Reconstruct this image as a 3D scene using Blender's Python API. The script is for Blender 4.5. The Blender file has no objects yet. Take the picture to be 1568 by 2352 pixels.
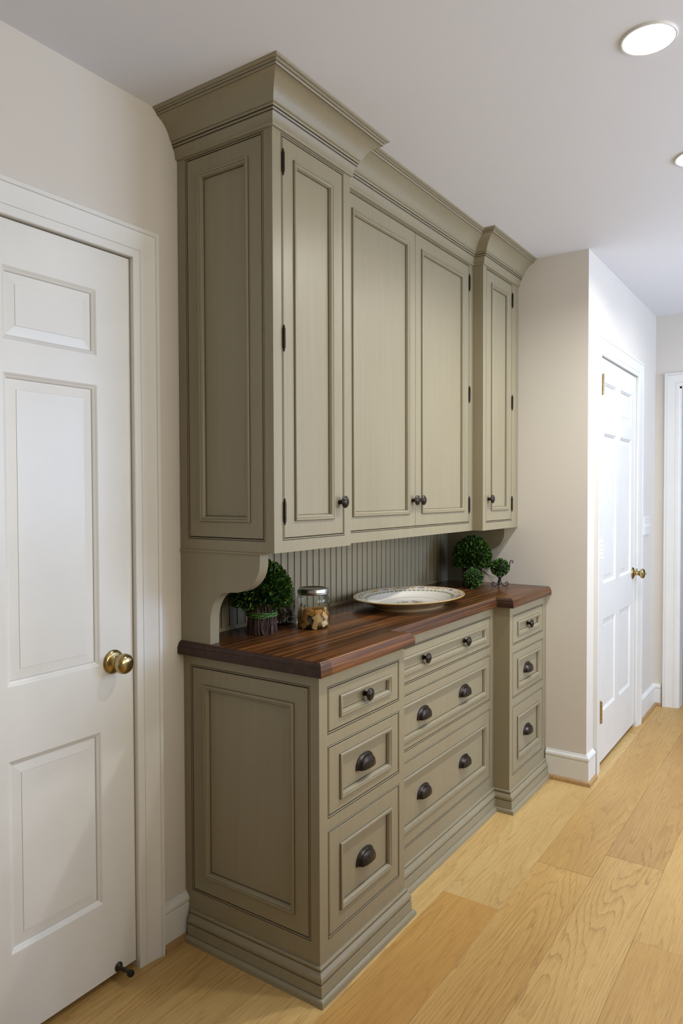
import bpy, bmesh, math, random
from mathutils import Vector, Matrix

# ------------------------------------------------------------------ camera, world, lights, exposure
scene = bpy.context.scene
col = scene.collection
R = math.radians

F_PX, IMG_H = 1644.3, 2352.0
CAM = Vector((-1.5291, -1.6294, 1.3604))
YAW, PITCH, ROLL = R(-55.7091), R(-1.4352), R(-0.181)
fwd = Vector((-math.sin(YAW) * math.cos(PITCH), math.cos(YAW) * math.cos(PITCH), math.sin(PITCH)))
right = fwd.cross(Vector((0, 0, 1))).normalized()
up = right.cross(fwd)
r2 = right * math.cos(ROLL) + up * math.sin(ROLL)
u2v = up * math.cos(ROLL) - right * math.sin(ROLL)
cd = bpy.data.cameras.new('camera')
cd.sensor_fit = 'VERTICAL'
cd.sensor_height = 36.0
cd.sensor_width = 24.0
cd.lens = F_PX / IMG_H * 36.0
cd.clip_start = 0.05
cam = bpy.data.objects.new('camera', cd)
cam.matrix_world = Matrix(((r2.x, u2v.x, -fwd.x, CAM.x), (r2.y, u2v.y, -fwd.y, CAM.y),
                           (r2.z, u2v.z, -fwd.z, CAM.z), (0, 0, 0, 1)))
col.objects.link(cam)
scene.camera = cam

world = bpy.data.worlds.new('world')
scene.world = world
world.use_nodes = True
bg = world.node_tree.nodes['Background']
bg.inputs[0].default_value = (0.62, 0.74, 1.0, 1)
bg.inputs[1].default_value = 1.0

scene.view_settings.view_transform = 'Standard'
scene.view_settings.look = 'None'
scene.view_settings.gamma = 1.0
scene.view_settings.use_curve_mapping = False
scene.view_settings.exposure = 0.0


def window_light(name, loc, size, power, colour, rot):
    l = bpy.data.lights.new(name, 'AREA')
    l.shape = 'RECTANGLE'
    l.size, l.size_y = size
    l.energy = power
    l.color = colour
    o = bpy.data.objects.new(name, l)
    o.location = loc
    o.rotation_euler = rot
    col.objects.link(o)
    return o


# cool daylight through an invented window wall, plus an added warm frontal fill
FRONT_Y = -3.5
LEFT_X = -3.6
WIN = [(1.10, 3.00, 1.00, 2.20), (-1.10, 0.70, 1.00, 2.20)]          # x0, x1, z0, z1 in the opposite wall
window_light('daylight_1', (2.05, FRONT_Y - 0.22, 1.60), (1.9, 1.2), 84, (0.54, 0.70, 1.0), (R(98), 0, 0))
window_light('daylight_2', (-0.2, FRONT_Y - 0.22, 1.60), (1.8, 1.2), 38, (1.0, 0.88, 0.66), (R(98), 0, 0))  # added fill that lights the left door and wall from the front
LAMP_STRENGTH = (330.0, 710.0, 430.0, 150.0)     # dimmed one by one
LAMP_COLOUR = (1.0, 0.985, 0.94)


# ------------------------------------------------------------------ materials
def new_mat(name):
    m = bpy.data.materials.new(name)
    m.use_nodes = True
    nt = m.node_tree
    return m, nt, nt.nodes['Principled BSDF']


def N(nt, kind, **kw):
    n = nt.nodes.new(kind)
    for k, v in kw.items():
        if k.startswith('i_'):
            n.inputs[k[2:].replace('_', ' ')].default_value = v
        else:
            setattr(n, k, v)
    return n


def mapping(nt, scale, coord='Position', rot=(0, 0, 0)):
    if coord == 'Position':
        g = N(nt, 'ShaderNodeNewGeometry')
        src = g.outputs['Position']
    else:
        g = N(nt, 'ShaderNodeTexCoord')
        src = g.outputs[coord]
    mp = N(nt, 'ShaderNodeMapping')
    mp.inputs['Scale'].default_value = scale
    mp.inputs['Rotation'].default_value = rot
    nt.links.new(src, mp.inputs['Vector'])
    return mp.outputs['Vector']


def noise(nt, vec, scale, detail=3, rough=0.5, dist=0.0):
    n = N(nt, 'ShaderNodeTexNoise')
    n.inputs['Scale'].default_value = scale
    n.inputs['Detail'].default_value = detail
    n.inputs['Roughness'].default_value = rough
    n.inputs['Distortion'].default_value = dist
    nt.links.new(vec, n.inputs['Vector'])
    return n.outputs['Fac']


def ramp(nt, fac, stops):
    r = N(nt, 'ShaderNodeValToRGB')
    el = r.color_ramp.elements
    while len(el) < len(stops):
        el.new(0.5)
    for e, (p, c) in zip(el, stops):
        e.position = p
        e.color = tuple(c) + (1,) if len(c) == 3 else c
    nt.links.new(fac, r.inputs['Fac'])
    return r.outputs['Color']


def mixc(nt, fac, a, b, mode='MIX'):
    m = N(nt, 'ShaderNodeMix', data_type='RGBA', blend_type=mode)
    for key, v in ((0, fac), (6, a), (7, b)):
        if isinstance(v, (int, float)):
            m.inputs[key].default_value = v
        elif isinstance(v, tuple):
            m.inputs[key].default_value = v + (1,) if len(v) == 3 else v
        else:
            nt.links.new(v, m.inputs[key])
    return m.outputs[2]


def math_n(nt, op, a, b=None, c=None):
    m = N(nt, 'ShaderNodeMath', operation=op)
    for i, v in enumerate((a, b, c)):
        if v is None:
            continue
        if isinstance(v, (int, float)):
            m.inputs[i].default_value = v
        else:
            nt.links.new(v, m.inputs[i])
    return m.outputs[0]


def bump(nt, p, height, strength=0.1, dist=0.002):
    b = N(nt, 'ShaderNodeBump')
    b.inputs['Strength'].default_value = strength
    b.inputs['Distance'].default_value = dist
    nt.links.new(height, b.inputs['Height'])
    nt.links.new(b.outputs['Normal'], p.inputs['Normal'])


def plain(name, colour, rough=0.5, metal=0.0, spec=0.5, var=0.0, vscale=30.0, bstr=0.0):
    m, nt, p = new_mat(name)
    p.inputs['Base Color'].default_value = tuple(colour) + (1,)
    p.inputs['Roughness'].default_value = rough
    p.inputs['Metallic'].default_value = metal
    p.inputs['Specular IOR Level'].default_value = spec
    v = mapping(nt, (1, 1, 1))
    n = noise(nt, v, vscale, 4)
    if var:
        lo = tuple(c * (1 - var) for c in colour)
        hi = tuple(min(1, c * (1 + var)) for c in colour)
        nt.links.new(ramp(nt, n, [(0.3, lo), (0.7, hi)]), p.inputs['Base Color'])
    if bstr:
        bump(nt, p, n, bstr)
    return m


M = {}


def make_cabinet_paint():
    m, nt, p = new_mat('cabinet_paint')
    v = mapping(nt, (70, 70, 2.5))
    streak = noise(nt, v, 1.0, 4, 0.6)
    big = noise(nt, mapping(nt, (3, 3, 1.4)), 1.0, 3)
    c1 = ramp(nt, streak, [(0.25, (0.290, 0.253, 0.163)), (0.5, (0.305, 0.268, 0.175)), (0.8, (0.320, 0.283, 0.187))])
    c = mixc(nt, math_n(nt, 'MULTIPLY', ramp(nt, big, [(0.42, (0, 0, 0)), (0.7, (1, 1, 1))]), 0.35), c1, (0.265, 0.218, 0.135))
    nt.links.new(c, p.inputs['Base Color'])
    p.inputs['Roughness'].default_value = 0.36
    p.inputs['Specular IOR Level'].default_value = 0.5
    bump(nt, p, streak, 0.05, 0.001)
    return m


def make_oak(name, shoe=False):
    m, nt, p = new_mat(name)
    info = N(nt, 'ShaderNodeObjectInfo')
    geo = N(nt, 'ShaderNodeNewGeometry')
    off = N(nt, 'ShaderNodeVectorMath', operation='MULTIPLY_ADD')
    off.inputs[1].default_value = (37.0, 19.0, 0)
    nt.links.new(info.outputs['Random'], off.inputs[0])
    nt.links.new(geo.outputs['Position'], off.inputs[2])

    def mp(scale):
        q = N(nt, 'ShaderNodeMapping')
        q.inputs['Scale'].default_value = scale
        nt.links.new(off.outputs[0], q.inputs['Vector'])
        return q.outputs['Vector']
    # growth rings cut lengthwise: contour lines of a noise stretched along the plank
    n1 = noise(nt, mp((0.48, 5.2, 1)), 1.0, 2.2, 0.40, 0.10)
    wob = noise(nt, mp((3.0, 60.0, 1)), 1.0, 2, 0.5)
    saw = math_n(nt, 'FRACT', math_n(nt, 'ADD', math_n(nt, 'MULTIPLY', n1, 34.0), math_n(nt, 'MULTIPLY', wob, 0.95)))
    ring = ramp(nt, saw, [(0.0, (0.1, 0.1, 0.1)), (0.05, (1, 1, 1)), (0.16, (0.5, 0.5, 0.5)), (0.42, (0.10, 0.10, 0.10)), (1.0, (0, 0, 0))])
    fine = noise(nt, mp((5, 340, 1)), 1.0, 4, 0.65)
    pores = noise(nt, mp((16, 620, 1)), 1.0, 2, 0.55)
    tone = noise(nt, mp((0.8, 4.0, 1)), 1.0, 2)
    fade = noise(nt, mp((0.7, 3.0, 1)), 1.0, 2)
    pore_f = ramp(nt, pores, [(0.40, (0.30, 0.30, 0.30)), (0.58, (1, 1, 1))])
    ring = math_n(nt, 'MULTIPLY', ring, math_n(nt, 'MULTIPLY', pore_f, ramp(nt, fade, [(0.36, (0.20, 0.20, 0.20)), (0.64, (1, 1, 1))])))
    if shoe:
        base = N(nt, 'ShaderNodeRGB')
        base.outputs[0].default_value = (0.43, 0.27, 0.12, 1)
        base = base.outputs[0]
    else:
        base = info.outputs['Color']
    dark = mixc(nt, 1.0, base, (0.46, 0.33, 0.19), 'MULTIPLY')
    soft = mixc(nt, 1.0, base, (0.80, 0.70, 0.55), 'MULTIPLY')
    light = mixc(nt, 1.0, base, (1.18, 1.18, 1.17), 'MULTIPLY')
    c = mixc(nt, math_n(nt, 'MULTIPLY', ramp(nt, tone, [(0.38, (0, 0, 0)), (0.70, (1, 1, 1))]), 0.55), light, soft)
    c = mixc(nt, math_n(nt, 'MULTIPLY', ramp(nt, fine, [(0.42, (0, 0, 0)), (0.66, (1, 1, 1))]), 0.34), c, dark)
    c = mixc(nt, math_n(nt, 'MULTIPLY', ring, 0.80), c, dark)
    c = mixc(nt, math_n(nt, 'MULTIPLY', ramp(nt, pores, [(0.58, (0, 0, 0)), (0.68, (1, 1, 1))]), 0.42), c, dark)
    nt.links.new(c, p.inputs['Base Color'])
    p.inputs['Roughness'].default_value = 0.42
    bump(nt, p, fine, 0.06, 0.001)
    return m


def make_worktop():
    m, nt, p = new_mat('worktop_wood')
    v = mapping(nt, (1.0, 34.0, 20.0))
    # joined staves running lengthwise, each with its own tone
    geo = N(nt, 'ShaderNodeNewGeometry')
    sep = N(nt, 'ShaderNodeSeparateXYZ')
    nt.links.new(geo.outputs['Position'], sep.inputs[0])
    row = math_n(nt, 'FLOOR', math_n(nt, 'MULTIPLY', sep.outputs['Y'], 22.0))
    wn = N(nt, 'ShaderNodeTexWhiteNoise', noise_dimensions='1D')
    nt.links.new(row, wn.inputs['W'])
    xs = math_n(nt, 'FLOOR', math_n(nt, 'ADD', math_n(nt, 'MULTIPLY', sep.outputs['X'], 1.4), math_n(nt, 'MULTIPLY', wn.outputs['Value'], 7.0)))
    wn2 = N(nt, 'ShaderNodeTexWhiteNoise', noise_dimensions='2D')
    cmb = N(nt, 'ShaderNodeCombineXYZ')
    nt.links.new(row, cmb.inputs[0])
    nt.links.new(xs, cmb.inputs[1])
    nt.links.new(cmb.outputs[0], wn2.inputs['Vector'])
    stave = wn2.outputs['Value']
    g1 = noise(nt, mapping(nt, (0.9, 75.0, 40.0)), 1.0, 4, 0.6, 0.3)
    g2 = noise(nt, mapping(nt, (4, 320, 160)), 1.0, 3, 0.6)
    c = ramp(nt, g1, [(0.30, (0.024, 0.0095, 0.005)), (0.44, (0.060, 0.023, 0.009)), (0.55, (0.140, 0.053, 0.017)), (0.70, (0.250, 0.105, 0.032))])
    c = mixc(nt, math_n(nt, 'MULTIPLY', ramp(nt, g2, [(0.45, (0, 0, 0)), (0.65, (1, 1, 1))]), 0.45), c, (0.020, 0.008, 0.004))
    c = mixc(nt, 1.0, c, ramp(nt, stave, [(0.0, (0.62, 0.62, 0.62)), (1.0, (1.35, 1.3, 1.25))]), 'MULTIPLY')
    # end grain is darker and plainer than the long grain
    sn = N(nt, 'ShaderNodeSeparateXYZ')
    nt.links.new(geo.outputs['True Normal'], sn.inputs[0])
    endg = math_n(nt, 'GREATER_THAN', math_n(nt, 'ABSOLUTE', sn.outputs['X']), 0.25)
    c = mixc(nt, math_n(nt, 'MULTIPLY', endg, 0.85), c, (0.034, 0.014, 0.008))
    nt.links.new(c, p.inputs['Base Color'])
    nt.links.new(math_n(nt, 'MULTIPLY_ADD', endg, 0.3, 0.27), p.inputs['Roughness'])
    p.inputs['Specular IOR Level'].default_value = 0.38
    p.inputs['Coat Weight'].default_value = 0.12
    p.inputs['Coat Roughness'].default_value = 0.12
    return m


def make_leaf():
    m, nt, p = new_mat('boxwood_leaf')
    geo = N(nt, 'ShaderNodeNewGeometry')
    c = ramp(nt, geo.outputs['Random Per Island'], [(0.0, (0.014, 0.050, 0.006)), (0.45, (0.030, 0.095, 0.012)), (0.8, (0.070, 0.165, 0.022)), (1.0, (0.17, 0.27, 0.045))])
    nt.links.new(c, p.inputs['Base Color'])
    p.inputs['Roughness'].default_value = 0.38
    return m


def make_twig():
    m, nt, p = new_mat('twig_bark')
    geo = N(nt, 'ShaderNodeNewGeometry')
    c = ramp(nt, geo.outputs['Random Per Island'], [(0.0, (0.035, 0.018, 0.016)), (0.5, (0.085, 0.045, 0.038)), (1.0, (0.17, 0.105, 0.085))])
    nt.links.new(c, p.inputs['Base Color'])
    p.inputs['Roughness'].default_value = 0.7
    return m


def make_moss():
    m, nt, p = new_mat('dried_moss')
    geo = N(nt, 'ShaderNodeNewGeometry')
    c = ramp(nt, geo.outputs['Random Per Island'], [(0.0, (0.09, 0.065, 0.04)), (0.5, (0.22, 0.17, 0.11)), (1.0, (0.38, 0.33, 0.22))])
    nt.links.new(c, p.inputs['Base Color'])
    p.inputs['Roughness'].default_value = 0.8
    return m


def make_glass():
    m, nt, p = new_mat('jar_glass')
    p.inputs['Base Color'].default_value = (0.95, 0.98, 0.97, 1)
    p.inputs['Transmission Weight'].default_value = 1.0
    p.inputs['Roughness'].default_value = 0.0
    p.inputs['IOR'].default_value = 1.45
    lp_mix = N(nt, 'ShaderNodeMixShader')
    tr = N(nt, 'ShaderNodeBsdfTransparent')
    tr.inputs[0].default_value = (0.94, 0.97, 0.96, 1)
    gl = N(nt, 'ShaderNodeBsdfGlossy')
    gl.inputs['Roughness'].default_value = 0.02
    lw = N(nt, 'ShaderNodeFresnel')
    lw.inputs['IOR'].default_value = 1.5
    nt.links.new(math_n(nt, 'MINIMUM', lw.outputs[0], 0.75), lp_mix.inputs['Fac'])
    nt.links.new(tr.outputs[0], lp_mix.inputs[1])
    nt.links.new(gl.outputs[0], lp_mix.inputs[2])
    nt.links.new(lp_mix.outputs[0], nt.nodes['Material Output'].inputs['Surface'])
    return m


def make_pane():
    m, nt, p = new_mat('window_pane')
    mx = N(nt, 'ShaderNodeMixShader')
    tr = N(nt, 'ShaderNodeBsdfTransparent')
    gl = N(nt, 'ShaderNodeBsdfGlossy')
    gl.inputs['Roughness'].default_value = 0.02
    mx.inputs[0].default_value = 0.06
    nt.links.new(tr.outputs[0], mx.inputs[1])
    nt.links.new(gl.outputs[0], mx.inputs[2])
    nt.links.new(mx.outputs[0], nt.nodes['Material Output'].inputs['Surface'])
    return m


PLATE_A, PLATE_B = 0.272, 0.202


def make_china():
    m, nt, p = new_mat('platter_china')
    tc = N(nt, 'ShaderNodeTexCoord')
    sep = N(nt, 'ShaderNodeSeparateXYZ')
    nt.links.new(tc.outputs['Object'], sep.inputs[0])
    ux = math_n(nt, 'DIVIDE', sep.outputs['X'], PLATE_A)
    uy = math_n(nt, 'DIVIDE', sep.outputs['Y'], PLATE_B)
    rho = math_n(nt, 'SQRT', math_n(nt, 'ADD', math_n(nt, 'MULTIPLY', ux, ux), math_n(nt, 'MULTIPLY', uy, uy)))
    ang = math_n(nt, 'ARCTAN2', uy, ux)

    def band(lo, hi):
        return math_n(nt, 'MULTIPLY', math_n(nt, 'GREATER_THAN', rho, lo), math_n(nt, 'LESS_THAN', rho, hi))
    cream = (0.80, 0.77, 0.69)
    # polar coordinates for the printed scrolls
    cmb = N(nt, 'ShaderNodeCombineXYZ')
    nt.links.new(math_n(nt, 'MULTIPLY', ang, 14.0), cmb.inputs[0])
    nt.links.new(math_n(nt, 'MULTIPLY', rho, 22.0), cmb.inputs[1])
    vor = N(nt, 'ShaderNodeTexVoronoi', feature='F1')
    vor.inputs['Scale'].default_value = 1.15
    nt.links.new(cmb.outputs[0], vor.inputs['Vector'])
    blob = math_n(nt, 'LESS_THAN', math_n(nt, 'ABSOLUTE', math_n(nt, 'SUBTRACT', vor.outputs['Distance'], 0.30)), 0.21)
    scroll = math_n(nt, 'MULTIPLY', blob, band(0.845, 0.945))
    # eight dark red flowers spaced round the rim
    per = math_n(nt, 'ABSOLUTE', math_n(nt, 'SUBTRACT', math_n(nt, 'FRACT', math_n(nt, 'MULTIPLY', ang, 8 / (2 * math.pi))), 0.5))
    near = math_n(nt, 'LESS_THAN', per, 0.09)
    clear = math_n(nt, 'LESS_THAN', per, 0.15)
    petals = math_n(nt, 'GREATER_THAN', noise(nt, cmb.outputs[0], 3.0, 2), 0.48)
    flower = math_n(nt, 'MULTIPLY', math_n(nt, 'MULTIPLY', near, petals), band(0.86, 0.935))
    scroll = math_n(nt, 'MULTIPLY', scroll, math_n(nt, 'SUBTRACT', 1.0, clear))
    dots = math_n(nt, 'GREATER_THAN', math_n(nt, 'SINE', math_n(nt, 'MULTIPLY', ang, 56.0)), 0.1)
    inner = band(0.755, 0.80)
    dot = math_n(nt, 'MULTIPLY', dots, band(0.766, 0.788))
    c = mixc(nt, scroll, cream, (0.55, 0.30, 0.06))
    c = mixc(nt, flower, c, (0.14, 0.012, 0.02))
    c = mixc(nt, inner, c, (0.27, 0.28, 0.15))
    c = mixc(nt, dot, c, (0.80, 0.78, 0.68))
    c = mixc(nt, band(0.965, 1.2), c, (0.62, 0.42, 0.14))
    line = band(0.535, 0.545)
    c = mixc(nt, line, c, (0.35, 0.26, 0.14))
    spray = math_n(nt, 'MULTIPLY', math_n(nt, 'GREATER_THAN', noise(nt, tc.outputs['Object'], 60.0, 3), 0.53), math_n(nt, 'LESS_THAN', rho, 0.24))
    c = mixc(nt, spray, c, (0.28, 0.20, 0.10))
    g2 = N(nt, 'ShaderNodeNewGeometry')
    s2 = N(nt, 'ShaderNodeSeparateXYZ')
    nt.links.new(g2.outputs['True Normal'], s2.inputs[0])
    c = mixc(nt, math_n(nt, 'LESS_THAN', s2.outputs['Z'], -0.05), c, (0.50, 0.37, 0.20))  # tan underside: shade and wood reflection put into the colour
    nt.links.new(c, p.inputs['Base Color'])
    p.inputs['Roughness'].default_value = 0.12
    p.inputs['Coat Weight'].default_value = 0.4
    return m


def make_wall(name, colour, rough=0.75):
    m, nt, p = new_mat(name)
    p.inputs['Base Color'].default_value = tuple(colour) + (1,)
    p.inputs['Roughness'].default_value = rough
    p.inputs['Specular IOR Level'].default_value = 0.3
    bump(nt, p, noise(nt, mapping(nt, (1, 1, 1)), 260, 2), 0.05, 0.001)
    return m


def emit(name, colour, strength):
    m, nt, p = new_mat(name)
    p.inputs['Base Color'].default_value = (0.9, 0.9, 0.9, 1)
    p.inputs['Emission Color'].default_value = tuple(colour) + (1,)
    p.inputs['Emission Strength'].default_value = strength
    return m


M['paint'] = make_cabinet_paint()
M['glaze'] = plain('dark_glaze', (0.045, 0.032, 0.018), 0.5, var=0.3, vscale=60)  # glaze lines, also shade put into the reveal gaps
M['softglaze'] = plain('thin_glaze', (0.115, 0.088, 0.050), 0.45, var=0.2, vscale=60)
M['worktop'] = make_worktop()
M['oak'] = make_oak('oak_plank')
M['shoe'] = make_oak('oak_shoe', True)
M['wall'] = make_wall('wall_paint', (0.73, 0.69, 0.625))
M['ceiling'] = make_wall('ceiling_paint', (0.82, 0.835, 0.885), 0.85)
M['trim'] = plain('white_trim_paint', (0.81, 0.81, 0.775), 0.34, var=0.02, vscale=8)
M['trimline'] = plain('paint_seam', (0.55, 0.53, 0.49), 0.6)  # greyer tone on groove and step faces
M['bronze'] = plain('oil_rubbed_bronze', (0.042, 0.033, 0.028), 0.30, metal=0.8, var=0.25, vscale=120)
M['brass'] = plain('polished_brass', (0.46, 0.36, 0.17), 0.2, metal=1.0, var=0.12, vscale=90)
M['iron'] = plain('wrought_iron', (0.030, 0.026, 0.024), 0.5, metal=0.6)
M['steel'] = plain('lid_steel', (0.55, 0.54, 0.52), 0.26, metal=1.0)
M['leaf'] = make_leaf()
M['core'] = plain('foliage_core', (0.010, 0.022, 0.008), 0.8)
M['twig'] = make_twig()
M['raffia'] = plain('green_raffia', (0.075, 0.21, 0.04), 0.6, var=0.5, vscale=260)
M['straw'] = plain('straw_tie', (0.20, 0.15, 0.07), 0.7)
M['moss'] = make_moss()
M['glass'] = make_glass()
M['pane'] = make_pane()
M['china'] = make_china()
M['plastic'] = plain('switch_plastic', (0.78, 0.78, 0.76), 0.3)
for i, st in enumerate(LAMP_STRENGTH):
    M['lens%d' % i] = emit('lamp_lens_%d' % i, LAMP_COLOUR, st)
M['dark'] = plain('far_room_paint', (0.10, 0.11, 0.14), 0.7)  # far room and sub-floor colour, also gap shade behind the doors
M['beige'] = plain('door_stop_bronze', (0.055, 0.042, 0.035), 0.4, metal=0.7)
for i, c in enumerate([(0.60, 0.34, 0.08), (0.66, 0.44, 0.17), (0.70, 0.54, 0.28), (0.62, 0.27, 0.05), (0.33, 0.17, 0.08), (0.16, 0.15, 0.14)]):
    M['biscuit%d' % i] = plain('baked_biscuit_%d' % i, c, 0.75, var=0.18, vscale=220, bstr=0.2)


# ------------------------------------------------------------------ mesh building
ORIGIN = {}


class MB:
    def __init__(self):
        self.v, self.f, self.m, self.mats = [], [], [], []

    def slot(self, key):
        if key not in self.mats:
            self.mats.append(key)
        return self.mats.index(key)

    def face(self, idx, key):
        self.f.append(tuple(idx))
        self.m.append(self.slot(key))

    def box(self, x0, x1, y0, y1, z0, z1, key):
        if x0 > x1: x0, x1 = x1, x0
        if y0 > y1: y0, y1 = y1, y0
        if z0 > z1: z0, z1 = z1, z0
        b = len(self.v)
        self.v += [(x0, y0, z0), (x1, y0, z0), (x1, y1, z0), (x0, y1, z0), (x0, y0, z1), (x1, y0, z1), (x1, y1, z1), (x0, y1, z1)]
        for q in ((0, 3, 2, 1), (4, 5, 6, 7), (0, 1, 5, 4), (1, 2, 6, 5), (2, 3, 7, 6), (3, 0, 4, 7)):
            self.face([b + i for i in q], key)
        return self

    def ring(self, mp, flip, u0, u1, v0, v1, prof, keys, cap=None):
        """sweep a profile (inset, height) round a rectangle, corners mitred; cap closes the middle"""
        b = len(self.v)
        for (i, h) in prof:
            for (u, v) in ((u0 + i, v0 + i), (u1 - i, v0 + i), (u1 - i, v1 - i), (u0 + i, v1 - i)):
                self.v.append(mp(u, v, h))
        for k in range(len(prof) - 1):
            key = keys if isinstance(keys, str) else keys[k]
            for s in range(4):
                t = (s + 1) % 4
                q = [b + 4 * k + s, b + 4 * k + t, b + 4 * (k + 1) + t, b + 4 * (k + 1) + s]
                self.face(q[::-1] if flip else q, key)
        if cap:
            q = [b + 4 * (len(prof) - 1) + s for s in range(4)]
            self.face(q[::-1] if flip else q, cap)
        return self

    def sweep(self, path, prof, keys, close_ends=False):
        """path of (x, y, offset direction x, offset direction y); profile of (offset, z)"""
        b = len(self.v)
        n = len(prof)
        for (x, y, ox, oy) in path:
            for (s, z) in prof:
                self.v.append((x + ox * s, y + oy * s, z))
        for j in range(len(path) - 1):
            for k in range(n - 1):
                key = keys if isinstance(keys, str) else keys[k]
                self.face([b + j * n + k, b + (j + 1) * n + k, b + (j + 1) * n + k + 1, b + j * n + k + 1], key)
        if close_ends:
            key = keys if isinstance(keys, str) else keys[0]
            self.face([b + k for k in range(n)], key)
            self.face([b + (len(path) - 1) * n + k for k in range(n)][::-1], key)
        return self

    def lathe(self, prof, key, seg=24, mp=None, keys=None, sx=1.0, sy=1.0):
        """profile of (radius, height) turned about the axis; mp maps (x, y, h) to the world"""
        mp = mp or (lambda x, y, h: (x, y, h))
        b = len(self.v)
        rows = []
        for (r, h) in prof:
            if r < 1e-6:
                rows.append([len(self.v)])
                self.v.append(mp(0, 0, h))
            else:
                rows.append(list(range(len(self.v), len(self.v) + seg)))
                for i in range(seg):
                    a = 2 * math.pi * i / seg
                    self.v.append(mp(r * math.cos(a) * sx, r * math.sin(a) * sy, h))
        for k in range(len(rows) - 1):
            A, B = rows[k], rows[k + 1]
            kk = keys[k] if keys else key
            for i in range(seg):
                j = (i + 1) % seg
                if len(A) == 1 and len(B) == 1:
                    continue
                if len(A) == 1:
                    self.face([A[0], B[j], B[i]], kk)
                elif len(B) == 1:
                    self.face([A[i], A[j], B[0]], kk)
                else:
                    self.face([A[i], A[j], B[j], B[i]], kk)
        return self

    def tube(self, pts, rad, key, seg=8, caps=True):
        pts = [Vector(p) for p in pts]
        n = len(pts)
        rads = rad if isinstance(rad, (list, tuple)) else [rad] * n
        t0 = (pts[1] - pts[0]).normalized()
        ref = Vector((0, 0, 1)) if abs(t0.z) < 0.9 else Vector((1, 0, 0))
        u = t0.cross(ref).normalized()
        b = len(self.v)
        for i, p in enumerate(pts):
            t = (pts[min(i + 1, n - 1)] - pts[max(i - 1, 0)]).normalized()
            u = (u - t * u.dot(t)).normalized()
            w = t.cross(u)
            for s in range(seg):
                a = 2 * math.pi * s / seg
                self.v.append(tuple(p + (u * math.cos(a) + w * math.sin(a)) * rads[i]))
        for i in range(n - 1):
            for s in range(seg):
                t = (s + 1) % seg
                self.face([b + i * seg + s, b + i * seg + t, b + (i + 1) * seg + t, b + (i + 1) * seg + s], key)
        if caps:
            self.face([b + s for s in range(seg)][::-1], key)
            self.face([b + (n - 1) * seg + s for s in range(seg)], key)
        return self

    def prism(self, poly, key, mp0, mp1, side_key=None):
        """closed prism between two mapped copies of a 2-D polygon"""
        b = len(self.v)
        n = len(poly)
        self.v += [mp0(*p) for p in poly] + [mp1(*p) for p in poly]
        self.face([b + i for i in range(n)][::-1], key)
        self.face([b + n + i for i in range(n)], key)
        for i in range(n):
            j = (i + 1) % n
            self.face([b + i, b + j, b + n + j, b + n + i], side_key or key)
        return self

    def build(self, name, parent=None, smooth=None, loc=None, recalc=False):
        me = bpy.data.meshes.new(name)
        if parent is not None:
            o3 = ORIGIN[parent.name]
        else:
            o3 = Vector(loc) if loc else Vector((0, 0, 0))
        me.from_pydata([(x - o3.x, y - o3.y, z - o3.z) for (x, y, z) in self.v], [], self.f)
        for k in self.mats:
            me.materials.append(M[k])
        me.polygons.foreach_set('material_index', self.m)
        if recalc:
            bm = bmesh.new()
            bm.from_mesh(me)
            bmesh.ops.recalc_face_normals(bm, faces=bm.faces)
            bm.to_mesh(me)
            bm.free()
        if smooth is not None:
            me.polygons.foreach_set('use_smooth', [True] * len(me.polygons))
            me.set_sharp_from_angle(angle=R(smooth))
        me.update()
        ob = bpy.data.objects.new(name, me)
        col.objects.link(ob)
        if parent is not None:
            ob.parent = parent
        else:
            ob.location = o3
        ORIGIN[ob.name] = o3
        return ob


def thing(name, label, cat, loc, group=None):
    o = bpy.data.objects.new(name, None)
    o.empty_display_size = 0.05
    o.location = loc
    col.objects.link(o)
    o['label'] = label
    o['category'] = cat
    if group:
        o['group'] = group
    ORIGIN[o.name] = Vector(loc)
    return o


def tag(o, label, cat, group=None):
    o['label'] = label
    o['category'] = cat
    if group:
        o['group'] = group
    return o


def struct(o, label=None, cat=None):
    o['kind'] = 'structure'
    if label:
        o['label'] = label
    if cat:
        o['category'] = cat
    return o


def front(D):
    return lambda u, v, h: (u, -D - h, v)


def sidew(x):                      # surface that faces -x, u runs along y
    return lambda u, v, h: (x - h, u, v)


# ------------------------------------------------------------------ measured sizes (metres)
D1, D2, U1, U2 = 0.5123, 0.4397, 0.3693, 0.3208
w1, w2, L = 0.4617, 1.3746, 1.8452
uL, u1, u2 = -0.0094, 0.3709, 1.4208
ZB, ZT = 0.877, 0.917              # worktop underside and top
ZUB, ZCR, ZC = 1.1971, 2.3598, 2.4809
WR = -0.7045                       # wall with the second door
XF = 3.3815                        # far wall

# ------------------------------------------------------------------ room shell
T = 0.12
DX0, DX1, DZ = -1.056, -0.186, 2.026       # first door opening
mb = MB()
mb.box(LEFT_X, DX0, 0, T, 0, ZC, 'wall').box(DX1, L + 0.1, 0, T, 0, ZC, 'wall').box(DX0, DX1, 0, T, DZ, ZC, 'wall')
struct(mb.build('wall_back'), 'warm white painted wall behind the cabinets and the six-panel door', 'wall')
mb = MB()
mb.box(L, L + 0.1, WR, 0, 0, ZC, 'wall')
struct(mb.build('wall_return'), 'short pale wall beside the right end of the cabinets', 'wall')
RX0, RX1, RZ = 2.045, 2.850, 2.030         # second door opening
mb = MB()
mb.box(L + 0.1, RX0, WR, WR + T, 0, ZC, 'wall').box(RX1, XF + T, WR, WR + T, 0, ZC, 'wall').box(RX0, RX1, WR, WR + T, RZ, ZC, 'wall')
struct(mb.build('wall_right'), 'bright white wall around the door with brass hinges', 'wall')
FY0, FY1, FZ = -1.660, -0.846, 2.027       # opening in the far wall
mb = MB()
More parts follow.
